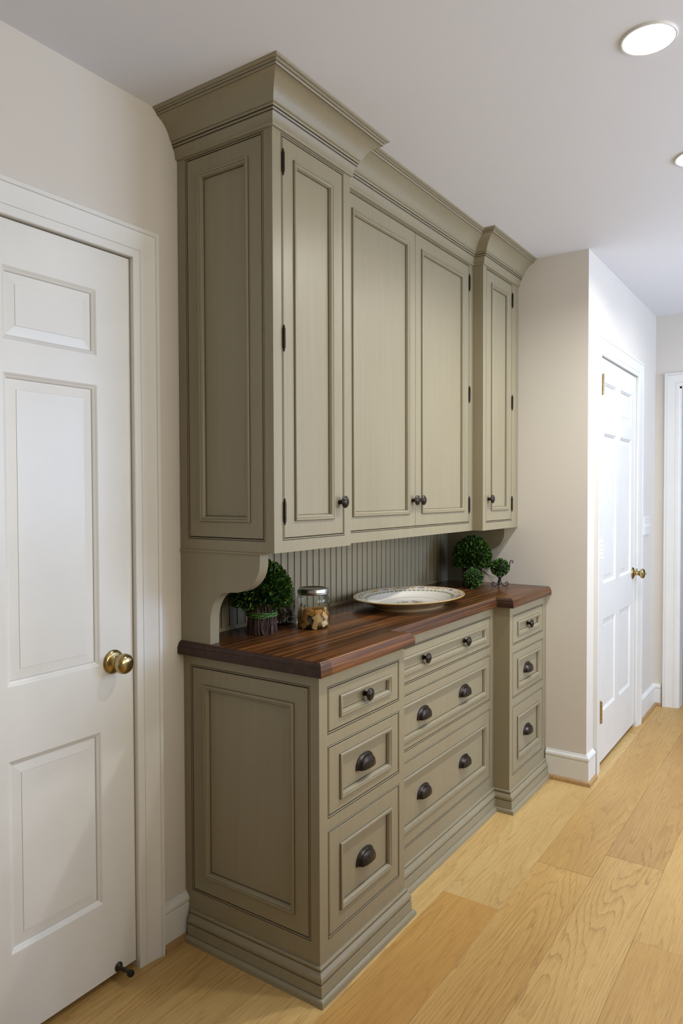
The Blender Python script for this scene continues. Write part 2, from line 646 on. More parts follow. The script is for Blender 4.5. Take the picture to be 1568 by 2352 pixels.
mb.box(XF, XF + T, FY1, WR, 0, ZC, 'wall').box(XF, XF + T, FRONT_Y, FY0, 0, ZC, 'wall').box(XF, XF + T, FY0, FY1, FZ, ZC, 'wall')
struct(mb.build('wall_far'), 'end wall of the passage with an open doorway', 'wall')
mb = MB()  # invented wall out of view, its windows let the daylight in
xs = [LEFT_X - T] + [c for w in sorted(WIN) for c in w[:2]] + [XF + T]
for i in range(0, len(xs), 2):
    mb.box(xs[i], xs[i + 1], FRONT_Y - T, FRONT_Y, 0, ZC, 'wall')
for (a, b, c, d) in WIN:
    mb.box(a, b, FRONT_Y - T, FRONT_Y, 0, c, 'wall').box(a, b, FRONT_Y - T, FRONT_Y, d, ZC, 'wall')
struct(mb.build('wall_front'), 'wall with windows opposite the cabinets', 'wall')
mb = MB().box(LEFT_X - T, LEFT_X, FRONT_Y, T, 0, ZC, 'wall')
struct(mb.build('wall_left'), 'plain end wall of the passage', 'wall')
for n, (a, b, c, d) in enumerate(WIN):
    wm = MB()
    for (p, q, r_, s) in ((a, a + 0.05, c, d), (b - 0.05, b, c, d), (a + 0.05, b - 0.05, c, c + 0.06), (a + 0.05, b - 0.05, d - 0.05, d),
                          ((a + b) / 2 - 0.02, (a + b) / 2 + 0.02, c + 0.06, d - 0.05)):
        wm.box(p, q, FRONT_Y - 0.09, FRONT_Y - 0.03, r_, s, 'trim')
    wo = struct(wm.build('window_%d' % (n + 1)), 'white framed window opposite the cabinets', 'window')
    for (p, q) in ((a + 0.05, (a + b) / 2 - 0.02), ((a + b) / 2 + 0.02, b - 0.05)):
        MB().box(p, q, FRONT_Y - 0.063, FRONT_Y - 0.058, c + 0.06, d - 0.05, 'pane').build('pane', wo)

# low wall added out of view: shades the floor, pale ledge bounces light upward
mb = MB().box(LEFT_X, 1.10, -2.62, -1.98, 0, 0.93, 'trim').box(LEFT_X, 1.13, -2.65, -1.95, 0.93, 0.965, 'ceiling')
struct(mb.build('wall_half'), 'low white wall with a wide ledge on the window side of the passage', 'wall')

# room beyond the far doorway
mb = MB()
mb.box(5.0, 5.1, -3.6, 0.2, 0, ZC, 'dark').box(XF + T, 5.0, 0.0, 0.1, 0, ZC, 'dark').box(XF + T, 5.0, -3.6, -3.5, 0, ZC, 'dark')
struct(mb.build('wall_beyond'), 'dark blue-grey room seen through the far doorway', 'wall')

mb = MB().box(DX0 - 0.05, DX1 + 0.05, T + 0.001, T + 0.03, 0, DZ + 0.05, 'dark')  # dark panel added so the gap under the door stays dark
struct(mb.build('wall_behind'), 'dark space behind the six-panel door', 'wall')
mb = MB().box(RX0 - 0.05, RX1 + 0.05, WR + T + 0.001, WR + T + 0.03, 0, RZ + 0.05, 'dark')  # same added dark panel for the second door's gaps
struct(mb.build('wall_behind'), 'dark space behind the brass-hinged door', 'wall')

# ceiling with round openings for the downlights
LAMPS = [(0.379, -1.248), (1.132, -1.248), (1.885, -1.248), (2.638, -1.248)]
LR = 0.058
mb = MB()
cy = LAMPS[0][1]
X0, X1, Y0, Y1 = LEFT_X - T, 5.1, FRONT_Y - T, 0.2
for (a, b, c, d) in ((X0, X1, Y0, cy - 0.1), (X0, X1, cy + 0.1, Y1)):
    k = len(mb.v)
    mb.v += [(a, c, ZC), (a, d, ZC), (b, d, ZC), (b, c, ZC)]
    mb.face([k, k + 1, k + 2, k + 3], 'ceiling')
cuts = [X0]
for (lx, ly) in LAMPS:
    cuts += [lx - 0.1, lx + 0.1]
cuts.append(X1)
for i in range(0, len(cuts), 2):
    k = len(mb.v)
    mb.v += [(cuts[i], cy - 0.1, ZC), (cuts[i], cy + 0.1, ZC), (cuts[i + 1], cy + 0.1, ZC), (cuts[i + 1], cy - 0.1, ZC)]
    mb.face([k, k + 1, k + 2, k + 3], 'ceiling')
for (lx, ly) in LAMPS:
    seg = 32
    k = len(mb.v)
    for i in range(seg):
        a = 2 * math.pi * i / seg
        ca, sa = math.cos(a), math.sin(a)
        s = 0.1 / max(abs(ca), abs(sa))
        mb.v.append((lx + LR * ca, ly + LR * sa, ZC))
        mb.v.append((lx + s * ca, ly + s * sa, ZC))
    for i in range(seg):
        j = (i + 1) % seg
        mb.face([k + 2 * i, k + 2 * j, k + 2 * j + 1, k + 2 * i + 1], 'ceiling')
mb.box(X0, X1, Y0, Y1, ZC + 0.12, ZC + 0.16, 'ceiling')
struct(mb.build('ceiling'), 'smooth white ceiling with recessed downlights', 'ceiling')

# floor: a sub-floor that carries single oak planks
fl = struct(MB().box(X0, X1, Y0, 0.3, -0.06, -0.016, 'dark').build('floor'), 'wide plank oak floor with a clear finish', 'floor')
rng = random.Random(11)
TONES = {'pale': (0.62, 0.43, 0.175), 'mid': (0.53, 0.335, 0.112), 'warm': (0.49, 0.282, 0.080), 'brown': (0.50, 0.31, 0.110), 'light': (0.56, 0.37, 0.135)}
ROWS = {  # upper edge of the row -> list of (end x, tone)
    -0.35: None, -0.15: None,
}
edge = [0.05 + 0.2 - 0.2 * k for k in range(20)]
known = {
    -0.35: [(-1.9, 'mid'), (-0.35, 'warm'), (1.35, 'pale'), (3.1, 'light'), (5.1, 'mid')],
    -0.55: [(-2.1, 'mid'), (-1.0, 'brown'), (0.665, 'warm'), (2.72, 'pale'), (5.1, 'mid')],
    -0.75: [(-2.2, 'pale'), (-0.72, 'light'), (1.037, 'mid'), (3.02, 'mid'), (5.1, 'mid')],
    -0.95: [(-1.6, 'mid'), (-0.35, 'warm'), (1.226, 'light'), (2.95, 'brown'), (5.1, 'pale')],
    -1.15: [(-1.0, 'mid'), (0.7425, 'mid'), (2.55, 'light'), (5.1, 'warm')],
    -1.35: [(-1.5, 'light'), (0.35, 'pale'), (1.75, 'mid'), (3.4, 'light'), (5.1, 'mid')],
}
for e in edge:
    e = round(e, 2)
    if e < FRONT_Y:
        break
    spec = known.get(e)
    if spec is None:
        spec, x = [], X0
        while x < 5.0:
            x = min(5.1, x + rng.uniform(1.2, 2.1))
            if 5.1 - x < 0.5:
                x = 5.1
            spec.append((x, rng.choice(['pale', 'mid', 'warm', 'light', 'mid'])))
    x = X0
    for (xe, tone) in spec:
        g, dz = 0.0003, rng.uniform(-0.00025, 0.00025)
        bx0, bx1, by0, by1 = x + g, xe - g, e - 0.2 + g, e - g
        p = MB()
        k, c = 0, 0.0007
        p.v = [(bx0, by0, -0.016), (bx1, by0, -0.016), (bx1, by1, -0.016), (bx0, by1, -0.016),
               (bx0, by0, -c), (bx1, by0, -c), (bx1, by1, -c), (bx0, by1, -c),
               (bx0 + c, by0 + c, dz), (bx1 - c, by0 + c, dz), (bx1 - c, by1 - c, dz), (bx0 + c, by1 - c, dz)]
        for q in ((0, 1, 5, 4), (1, 2, 6, 5), (2, 3, 7, 6), (3, 0, 4, 7), (4, 5, 9, 8), (5, 6, 10, 9), (6, 7, 11, 10), (7, 4, 8, 11), (8, 9, 10, 11)):
            p.face(q, 'oak')
        ob = p.build('plank', fl)
        t = TONES[tone]
        j = rng.uniform(0.95, 1.05)
        ob.color = (t[0] * j, t[1] * j, t[2] * j, 1)
        x = xe

# ------------------------------------------------------------------ baseboards with oak shoe
BB = [(0, 0.1395), (0.004, 0.1395), (0.006, 0.1370), (0.0056, 0.1340), (0.0115, 0.1310), (0.0155, 0.1245), (0.0160, 0.1160),
      (0.0125, 0.1090), (0.0120, 0.1075), (0.0140, 0.1055), (0.0140, 0.0)]
BK = ['trim'] * 7 + ['trimline'] + ['trim'] * 2
SH = [(0.0140, 0.0205), (0.0180, 0.0200), (0.0225, 0.0165), (0.0250, 0.0110), (0.0258, 0.0)]


def baseboard(name, path, label):
    o = struct(MB().sweep(path, BB, BK).build(name, smooth=35), label, 'baseboard')
    MB().sweep(path, SH, 'shoe', True).build('shoe_moulding', o, smooth=50)
    return o


baseboard('baseboard_back', [(-0.1005, 0, 0, -1), (0.0, 0, 0, -1)], 'short white baseboard between the left door casing and the cabinet')
baseboard('baseboard_left', [(LEFT_X, 0, 0, -1), (DX0 - 0.086, 0, 0, -1)], 'white baseboard left of the six-panel door')
baseboard('baseboard_return', [(L, -D1 - 0.004, -1, 0), (L, WR, -1, -1), (1.955, WR, 0, -1)], 'white baseboard wrapping the wall corner beside the cabinets')
baseboard('baseboard_right', [(2.938, WR, 0, -1), (XF, WR, -1, -1), (XF, -0.750, -1, 0)], 'white baseboard in the far corner below the light switches')

# ------------------------------------------------------------------ door casings (trim)
CAS = [(0.0, 0.0), (0.0, 0.009), (0.002, 0.0105), (0.0215, 0.0120), (0.0225, 0.0105), (0.0238, 0.0125), (0.035, 0.0130), (0.048, 0.0148),
       (0.060, 0.0178), (0.0705, 0.0205), (0.0715, 0.0190), (0.0728, 0.0220), (0.0835, 0.0220), (0.0855, 0.0200), (0.0855, 0.0)]
CK = ['trim'] * 3 + ['trimline'] * 1 + ['trim'] * 5 + ['trimline'] + ['trim'] * 4


def casing(name, mp, flip, a, b, ztop, label):
    """three mitred sides round an opening from u=a to u=b"""
    mbb = MB()
    n = len(CAS)
    rows = [(a, 0.0, -1, 0), (a, ztop, -1, 1), (b, ztop, 1, 1), (b, 0.0, 1, 0)]
    for (u, v, du, dv) in rows:
        for (t, h) in CAS:
            mbb.v.append(mp(u + du * t, v + dv * t, h))
    for j in range(3):
        for k in range(n - 1):
            q = [j * n + k, (j + 1) * n + k, (j + 1) * n + k + 1, j * n + k + 1]
            mbb.face(q if flip else q[::-1], CK[k])
    return struct(mbb.build(name, smooth=25), label, 'door casing')


casing('trim_1', front(0.0), False, DX0, DX1, DZ, 'moulded white casing around the six-panel door left of the cabinets')
casing('trim_2', front(-WR), False, RX0, RX1, RZ, 'moulded white casing around the door with brass hinges')
casing('trim_3', sidew(XF), True, FY0, FY1, FZ, 'moulded white casing around the open far doorway')
# jamb lining of the far doorway
jm = MB()
jm.box(XF, XF + T, FY1 - 0.012, FY1 + 0.001, 0, FZ, 'trim').box(XF, XF + T, FY0, FY0 + 0.012, 0, FZ, 'trim').box(XF, XF + T, FY0, FY1, FZ - 0.012, FZ, 'trim')
struct(jm.build('trim_4'), 'white jamb lining of the open far doorway', 'door jamb')

# ------------------------------------------------------------------ six-panel doors
STICK = [(0.0, 0.0), (0.0022, -0.0012), (0.004, -0.0035), (0.008, -0.0052), (0.0115, -0.0085), (0.0130, -0.0110), (0.0140, -0.0112)]
SK = ['trim', 'trim', 'trim', 'trim', 'trimline', 'trim']
FIELD = [(0.0140, -0.0112), (0.038, -0.0086), (0.0385, -0.0076)]


def panel_door(name, D, x0, x1, z0, z1, cols, rows, label):
    mp = front(D)
    mbb = MB()
    us = [x0] + [c for p in cols for c in p] + [x1]
    vs = [z0] + [c for p in rows for c in p] + [z1]
    # stiles and rails as one grid with the panel cells left out
    idx = {}

    def vert(i, j):
        if (i, j) not in idx:
            idx[(i, j)] = len(mbb.v)
            mbb.v.append(mp(us[i], vs[j], 0))
        return idx[(i, j)]
    for i in range(len(us) - 1):
        for j in range(len(vs) - 1):
            if i % 2 == 1 and j % 2 == 1:
                continue
            mbb.face([vert(i, j), vert(i + 1, j), vert(i + 1, j + 1), vert(i, j + 1)], 'trim')
    mbb.ring(mp, False, x0, x1, z0, z1, [(0, -0.034), (0, 0)], 'trim')
    for (a, b) in cols:
        for (c, d) in rows:
            mbb.ring(mp, False, a, b, c, d, STICK, SK)
    o = struct(mbb.build(name, smooth=30), label, 'door')
    for (a, b) in cols:
        for (c, d) in rows:
            MB().ring(mp, False, a, b, c, d, FIELD, ['trim', 'trimline'], 'trim').build('panel', o)
    return o


DY = -0.006                                    # door faces sit a little behind the wall face
ld = panel_door('door_1', DY, DX0 + 0.002, DX1 - 0.002, 0.022, DZ - 0.004,
                [(-0.944, -0.677), (-0.565, -0.298)], [(0.238, 0.713), (0.895, 1.656), (1.735, 1.912)],
                'white six-panel door with a round brass knob left of the cabinets')
rd = panel_door('door_2', -WR - 0.004, RX0 + 0.002, RX1 - 0.002, 0.022, RZ - 0.004,
                [(2.150, 2.395), (2.483, 2.738)], [(0.267, 0.730), (0.910, 1.660), (1.738, 1.913)],
                'white six-panel door with brass hinges and a brass knob in the far wall')


def knob_lathe(prof, key, base, direction, seg=24):
    q = Vector((0, 0, 1)).rotation_difference(Vector(direction))
    bse = Vector(base)
    return MB().lathe(prof, key, seg, lambda x, y, h: tuple(bse + q @ Vector((x, y, h))))


BRASS = [(0.0, 0.0), (0.0325, 0.0), (0.0335, 0.002), (0.032, 0.0045), (0.024, 0.008), (0.0165, 0.0095), (0.0135, 0.012), (0.0115, 0.020), (0.0125, 0.026),
         (0.019, 0.030), (0.0255, 0.036), (0.0282, 0.044), (0.0275, 0.052), (0.0235, 0.0585), (0.0165, 0.0625), (0.008, 0.064), (0.0, 0.0643)]
k1 = knob_lathe(BRASS, 'brass', (-0.2555, 0.006, 0.898), (0, -1, 0), 32).build('door_knob', ld, smooth=40)
k1['label'] = 'round polished brass knob'
# sprung door stop at the bottom of the first door
STOP = [(0.0, 0.0), (0.0125, 0.0), (0.0128, 0.0025), (0.0095, 0.006), (0.0055, 0.010), (0.0045, 0.020), (0.0062, 0.023), (0.0045, 0.026), (0.0045, 0.044), (0.006, 0.046)]
st = knob_lathe(STOP, 'beige', (-0.2495, 0.006, 0.036), (0, -1, 0), 16).build('door_stop', ld, smooth=40)
st['label'] = 'small dark bronze door stop'
knob_lathe([(0.0, 0.0), (0.0085, 0.0), (0.0095, 0.003), (0.0095, 0.010), (0.007, 0.013), (0.0, 0.0135)], 'iron', (-0.2495, 0.006 - 0.046, 0.036), (0, -1, 0), 16).build('stop_tip', st, smooth=40)
# second door: hinges and ringed knob
for (z0, z1, key) in ((1.836, 1.936, 'brass'), (1.040, 1.136, 'trim'), (0.238, 0.342, 'brass')):
    h = MB()
    n = 3
    hl = (z1 - z0) / 5.0
    for q in range(5):
        rr = 0.0090
        h.lathe([(0, z0 + q * hl + 0.0006), (rr, z0 + q * hl + 0.0006), (rr, z0 + (q + 1) * hl - 0.0006), (0, z0 + (q + 1) * hl - 0.0006)], key, 14,
                lambda x, y, hh: (RX0 + 0.003 + x, WR - 0.0115 + y, hh))
    h.lathe([(0, z0 - 0.003), (0.007, z0 - 0.002), (0.0074, z0)], key, 14, lambda x, y, hh: (RX0 + 0.003 + x, WR - 0.0115 + y, hh))
    h.lathe([(0.0074, z1), (0.007, z1 + 0.002), (0, z1 + 0.003)], key, 14, lambda x, y, hh: (RX0 + 0.003 + x, WR - 0.0115 + y, hh))
    h.box(RX0 + 0.001, RX0 + 0.030, WR + 0.003, WR - 0.0085, z0, z1, key)
    ho = h.build('hinge', rd, smooth=40)
    ho['label'] = 'brass hinge barrel' if key == 'brass' else 'hinge painted white'
RK = [(0.0, 0.0), (0.0325, 0.0), (0.034, 0.002), (0.032, 0.005), (0.022, 0.009), (0.0125, 0.011), (0.0125, 0.014), (0.0155, 0.016), (0.0115, 0.020), (0.0115, 0.032),
      (0.015, 0.034), (0.012, 0.037), (0.020, 0.041), (0.0265, 0.046), (0.0285, 0.053), (0.0265, 0.060), (0.020, 0.064), (0.009, 0.066), (0.0065, 0.067), (0.0065, 0.072), (0.004, 0.074), (0.0, 0.074)]
k2 = knob_lathe(RK, 'brass', (2.790, WR + 0.004, 0.903), (0, -1, 0), 28).build('door_knob', rd, smooth=40)
k2['label'] = 'brass privacy knob with ringed neck'
MB().box(2.786, 2.794, WR - 0.014, WR - 0.022, 0.914, 0.930, 'brass').build('thumb_turn', k2)

# ------------------------------------------------------------------ light switch plate
sw = thing('light_switch', 'white triple light switch plate beside the brass-hinged door', 'light switch', (3.128, WR, 1.162))
SW = front(-WR)
MB().ring(SW, False, 3.048, 3.208, 1.106, 1.218, [(0, 0), (0, 0.0035), (0.002, 0.0055), (0.006, 0.0062)], 'plastic', 'plastic').build('plate', sw)
for i in range(3):
    cx = 3.082 + 0.046 * i
    MB().box(cx - 0.005, cx + 0.005, WR - 0.006, WR - 0.0075, 1.150, 1.174, 'plastic').build('toggle_frame', sw)
    tg = MB()
    tg.v = [(cx - 0.004, WR - 0.007, 1.154), (cx + 0.004, WR - 0.007, 1.154), (cx + 0.004, WR - 0.007, 1.168), (cx - 0.004, WR - 0.007, 1.168),
            (cx - 0.003, WR - 0.020, 1.166), (cx + 0.003, WR - 0.020, 1.166), (cx + 0.003, WR - 0.019, 1.173), (cx - 0.003, WR - 0.019, 1.173)]
    for q in ((0, 1, 5, 4), (1, 2, 6, 5), (2, 3, 7, 6), (3, 0, 4, 7), (4, 5, 6, 7)):
        tg.face(q, 'plastic')
    tg.build('toggle', sw)
    for zz in (1.132, 1.192):
        knob_lathe([(0, 0), (0.003, 0), (0.003, 0.001), (0, 0.0014)], 'plastic', (cx, WR - 0.006, zz), (0, -1, 0), 10).build('screw', sw)

# ------------------------------------------------------------------ recessed downlights
for n, (lx, ly) in enumerate(LAMPS):
    near = {0: 'round recessed ceiling downlight, lit, in front of the cabinets\' left end', 1: 'round recessed ceiling downlight, lit, in front of the middle cabinet doors',
            2: 'round recessed ceiling downlight outside the brass-hinged white door', 3: 'round recessed ceiling downlight closest to the open far doorway'}
    t = thing('downlight', near[n], 'ceiling light', (lx, ly, ZC), 'recessed downlights in a row')
    mpl = lambda x, y, h: (lx + x, ly + y, ZC + h)
    MB().lathe([(0.0660, 0.0), (0.0662, -0.0035), (0.0640, -0.0060), (0.0600, -0.0055), (0.0560, 0.002)], 'trim', 48, mpl).build('trim_ring', t, smooth=50)
    MB().lathe([(0.0560, 0.002), (0.0530, 0.010), (0.0475, 0.016), (0.0470, 0.020)], 'trim', 48, mpl).build('reflector', t, smooth=50)
    MB().lathe([(0.0470, 0.018), (0.030, 0.0155), (0.0, 0.0145)], 'lens%d' % n, 32, mpl).build('lens', t, smooth=60)

# ------------------------------------------------------------------ cabinets
BEAD = [(0.0, 0.0), (0.0003, -0.0018), (0.0017, -0.0018), (0.0023, 0.0004), (0.0035, 0.0010), (0.0047, 0.0004), (0.0053, -0.0020), (0.0055, -0.012), (0.0092, -0.012)]
BEADK = ['glaze', 'glaze', 'paint', 'paint', 'paint', 'paint', 'glaze', 'glaze']  # last two faces: shade of the gap put into the colour
REV = 0.0077                                    # reveal between face frame and door edge
MOULD = [(0.0, 0.0), (-0.0007, 0.0008), (0.0, 0.0016), (0.0002, 0.0048), (0.0016, 0.0064), (0.0042, 0.0070), (0.0066, 0.0062), (0.0074, 0.0048), (0.0082, 0.0048),
         (0.0090, 0.0054), (0.0110, 0.0046), (0.0135, 0.0012), (0.0160, -0.0056), (0.0167, -0.0082), (0.0178, -0.0080)]
MOULDK = ['glaze', 'glaze', 'paint', 'paint', 'paint', 'paint', 'paint', 'glaze', 'paint', 'paint', 'paint', 'paint', 'softglaze', 'softglaze']


def inset(mp, flip, cab, kind, rect, mould):
    """one framed door, drawer front or end panel set in a beaded opening"""
    u0, u1_, v0, v1 = rect
    m0, m1, n0, n1 = mould
    a, b, c, d = u0 + REV, u1_ - REV, v0 + REV, v1 - REV
    mbb = MB()
    # flat frame between the outer edge and the moulding
    P = [(a, c), (b, c), (b, d), (a, d)]
    P1 = [(a + 0.0012, c + 0.0012), (b - 0.0012, c + 0.0012), (b - 0.0012, d - 0.0012), (a + 0.0012, d - 0.0012)]
    Q = [(m0, n0), (m1, n0), (m1, n1), (m0, n1)]
    for (ring_, h) in ((P, -0.018), (P, -0.0012), (P1, 0.0), (Q, 0.0)):
        for (u, v) in ring_:
            mbb.v.append(mp(u, v, h))
    for k in range(3):
        for s in range(4):
            t = (s + 1) % 4
            q = [4 * k + s, 4 * k + t, 4 * k + 4 + t, 4 * k + 4 + s]
            mbb.face(q[::-1] if flip else q, ['glaze', 'paint', 'paint'][k])  # outer edge dark as well, gap shade as colour
    o = mbb.build(kind, cab)
    MB().ring(mp, flip, m0, m1, n0, n1, MOULD, MOULDK).build('panel_moulding', o, smooth=40)
    i = 0.0178
    q = MB()
    q.v = [mp(m0 + i, n0 + i, -0.008), mp(m1 - i, n0 + i, -0.008), mp(m1 - i, n1 - i, -0.008), mp(m0 + i, n1 - i, -0.008)]
    q.face([3, 2, 1, 0] if flip else [0, 1, 2, 3], 'paint')
    q.build('panel', o)
    return o


def frame(mp_box, cab, u0, u1_, v0, v1, rects, keyname='face_frame'):
    """stiles and rails left around the stacked openings (all the same width)"""
    f = MB()
    a, b = rects[0][0], rects[0][1]
    mp_box(f, u0, a, v0, v1)
    mp_box(f, b, u1_, v0, v1)
    zs = sorted([(r[2], r[3]) for r in rects])
    z = v0
    for (c, d) in zs:
        mp_box(f, a, b, z, c)
        z = d
    mp_box(f, a, b, z, v1)
    return f.build(keyname, cab)


def fb(D):
    return lambda f, a, b, c, d: f.box(a, b, -D, -D + 0.02, c, d, 'paint')


def sb(x):
    return lambda f, a, b, c, d: f.box(x, x + 0.02, a, b, c, d, 'paint')


KNOB = [(0.0, 0.0), (0.0085, 0.0), (0.0086, 0.0012), (0.0070, 0.0025), (0.0064, 0.010), (0.0068, 0.0135), (0.0115, 0.0168), (0.0172, 0.0188), (0.0190, 0.0208),
        (0.0188, 0.0230), (0.0165, 0.0250), (0.0156, 0.0247), (0.0148, 0.0260), (0.0115, 0.0282), (0.0070, 0.0295), (0.0, 0.0300)]


def knob(parent, D, x, z, h):
    return knob_lathe(KNOB, 'bronze', (x, -D - h, z), (0, -1, 0), 24).build('knob', parent, smooth=35)


def cup(parent, D, x, z, h):
    """bin pull: half-round flange and a hood open below; x, z is the middle of its lower edge"""
    c = MB()
    a, b = 0.0480, 0.0410
    rows = [(1.0, 0.0), (1.0, 0.0028), (0.97, 0.0042), (0.90, 0.0046), (0.865, 0.0056), (0.835, 0.0095), (0.800, 0.0145), (0.775, 0.0166), (0.735, 0.0180), (0.56, 0.0210), (0.36, 0.0228), (0.18, 0.0234), (0.0, 0.0236)]
    nseg = 28
    for (s, hh) in rows:
        for i in range(nseg + 1):
            t = math.pi * i / nseg
            e = 0.80                     # slightly squared arch
            cx, sz = math.cos(t), math.sin(t)
            px = a * s * math.copysign(abs(cx) ** e, cx)
            pz = b * s * abs(sz) ** 0.86 if s > 0 else 0.0
            c.v.append((x + px, -D - h - hh, z + pz))
    n = nseg + 1
    for k in range(len(rows) - 1):
        for i in range(nseg):
            c.face([k * n + i + 1, k * n + i, (k + 1) * n + i, (k + 1) * n + i + 1], 'bronze')
    # inner shell so that the hood has a wall
    base = len(c.v)
    inner = rows[4:]
    for (s, hh) in inner:
        for i in range(nseg + 1):
            t = math.pi * i / nseg
            cx, sz = math.cos(t), math.sin(t)
            s2 = max(s - 0.04, 0.0)
            c.v.append((x + a * s2 * math.copysign(abs(cx) ** 0.8, cx), -D - h - max(hh - 0.0015, 0), z + b * s2 * abs(sz) ** 0.86))
    for k in range(len(inner) - 1):
        for i in range(nseg):
            c.face([base + k * n + i, base + k * n + i + 1, base + (k + 1) * n + i + 1, base + (k + 1) * n + i], 'bronze')
    return c.build('cup_pull', parent, smooth=40)


def hinge(parent, D, x, zc):
    hm = MB()
    pr = [(0.0, -0.0375), (0.0018, -0.0365), (0.0026, -0.034), (0.0014, -0.0320), (0.0034, -0.0300), (0.0036, -0.0270), (0.0046, -0.0262), (0.0046, -0.0165), (0.0036, -0.016),
          (0.0046, -0.0155), (0.0046, 0.0155), (0.0036, 0.016), (0.0046, 0.0165), (0.0046, 0.0262), (0.0036, 0.0270), (0.0034, 0.0300), (0.0014, 0.0320), (0.0026, 0.034), (0.0018, 0.0365), (0.0, 0.0375)]
    hm.lathe(pr, 'bronze', 12, lambda a, b, h: (x + a, -D - 0.0035 + b, zc + h))
    return hm.build('hinge', parent, smooth=35)


CROWN = [(0.0, 2.3590), (0.0060, 2.3600), (0.0085, 2.3640), (0.0082, 2.3680), (0.0088, 2.3740), (0.0118, 2.3840), (0.0150, 2.3905), (0.0160, 2.3925), (0.0185, 2.3930), (0.0200, 2.3960), (0.0190, 2.3990),
         (0.0186, 2.4000), (0.0212, 2.4010), (0.0228, 2.4045), (0.0226, 2.4075), (0.0240, 2.4085), (0.0275, 2.4120), (0.0325, 2.4240), (0.0390, 2.4350), (0.0480, 2.4455), (0.0600, 2.4550), (0.0745, 2.4625),
         (0.0770, 2.4630), (0.0785, 2.4650), (0.0790, 2.4685), (0.0815, 2.4700), (0.0850, 2.4725), (0.0858, 2.4742), (0.0885, 2.4750), (0.0915, 2.4765), (0.0932, 2.4790), (0.0932, ZC)]
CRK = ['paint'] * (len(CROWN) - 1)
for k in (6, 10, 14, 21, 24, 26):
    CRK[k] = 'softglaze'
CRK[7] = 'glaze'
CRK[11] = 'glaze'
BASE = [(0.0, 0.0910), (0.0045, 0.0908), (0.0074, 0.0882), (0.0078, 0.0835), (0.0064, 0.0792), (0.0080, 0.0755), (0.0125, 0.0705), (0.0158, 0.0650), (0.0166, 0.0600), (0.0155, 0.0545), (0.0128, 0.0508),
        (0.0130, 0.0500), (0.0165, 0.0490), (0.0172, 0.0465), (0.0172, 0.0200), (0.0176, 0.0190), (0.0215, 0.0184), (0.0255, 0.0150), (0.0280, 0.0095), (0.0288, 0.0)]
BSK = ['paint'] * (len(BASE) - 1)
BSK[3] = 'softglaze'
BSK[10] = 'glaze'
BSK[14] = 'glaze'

# ---- base cabinets
DR = [((0.7073, 0.8390), (0.7415, 0.8030)), ((0.4770, 0.6760), (0.5110, 0.6385)), ((0.1440, 0.4440), (0.1985, 0.3870))]


def drawers(cab, D, x0, x1, m0, m1, pulls):
    mp = front(D)
    rects = [(x0, x1, a, b) for ((a, b), _) in DR]
    be = MB()
    for r in rects:
        be.ring(mp, False, *r, BEAD, BEADK)
    be.build('bead_moulding', cab, smooth=35)
    for n, ((a, b), (c, d)) in enumerate(DR):
        o = inset(mp, False, cab, 'drawer_front', (x0, x1, a, b), (m0, m1, c, d))
        for px in pulls:
            if n == 0:
                knob(o, D, px, (c + d) / 2 + 0.002, -0.008)
            else:
                cup(o, D, px, (c + d) / 2 - 0.016, -0.008)
    return rects


bl = thing('base_cabinet', 'olive grey drawer base with a panelled end beside the white door', 'cabinet', (w1 / 2, -D1 / 2, 0))
MB().box(0.02, w1, -0.002, -D1 + 0.02, 0.0, ZB, 'paint').build('carcass', bl)
rs = drawers(bl, D1, 0.038, 0.429, 0.0955, 0.3775, [0.2365])
frame(fb(D1), bl, 0.0, w1, 0.02, ZB, rs)
SR, SM = (-0.4825, -0.0300, 0.1495, 0.8455), (-0.4270, -0.0860, 0.2060, 0.7900)
frame(sb(0.0), bl, -D1 + 0.02, -0.002, 0.02, ZB, [SR], 'end_frame')
MB().ring(sidew(0.0), True, *SR, BEAD, BEADK).build('bead_moulding', bl, smooth=35)
inset(sidew(0.0), True, bl, 'end_panel', SR, SM)
MB().sweep([(0, -0.026, -1, 0), (0, -D1, -1, -1), (w1, -D1, 1, -1), (w1, -D2, 1, -1)], BASE, BSK).build('base_moulding', bl, smooth=35)

bc = thing('base_cabinet', 'wide olive grey drawer base set back between the two narrower drawer stacks', 'cabinet', ((w1 + w2) / 2, -D2 / 2, 0))
MB().box(w1 + 0.0005, w2 - 0.0005, -0.002, -D2 + 0.02, 0.0, ZB, 'paint').build('carcass', bc)
rs = drawers(bc, D2, 0.4985, 1.3380, 0.5460, 1.2910, [0.744, 1.090])
frame(fb(D2), bc, w1 + 0.0005, w2 - 0.0005, 0.02, ZB, rs)
MB().sweep([(w1, -D2, 1, -1), (w2, -D2, -1, -1)], BASE, BSK).build('base_moulding', bc, smooth=35)

br = thing('base_cabinet', 'olive grey drawer base standing against the short pale wall', 'cabinet', ((w2 + L) / 2, -D1 / 2, 0))
MB().box(w2, L - 0.001, -0.002, -D1 + 0.02, 0.0, ZB, 'paint').build('carcass', br)
rs = drawers(br, D1, 1.4075, 1.7995, 1.4650, 1.7530, [1.609])
frame(fb(D1), br, w2, L - 0.001, 0.02, ZB, rs)
MB().sweep([(w2, -D2, -1, -1), (w2, -D1, -1, -1), (L - 0.001, -D1, 0, -1)], BASE, BSK).build('base_moulding', br, smooth=35)

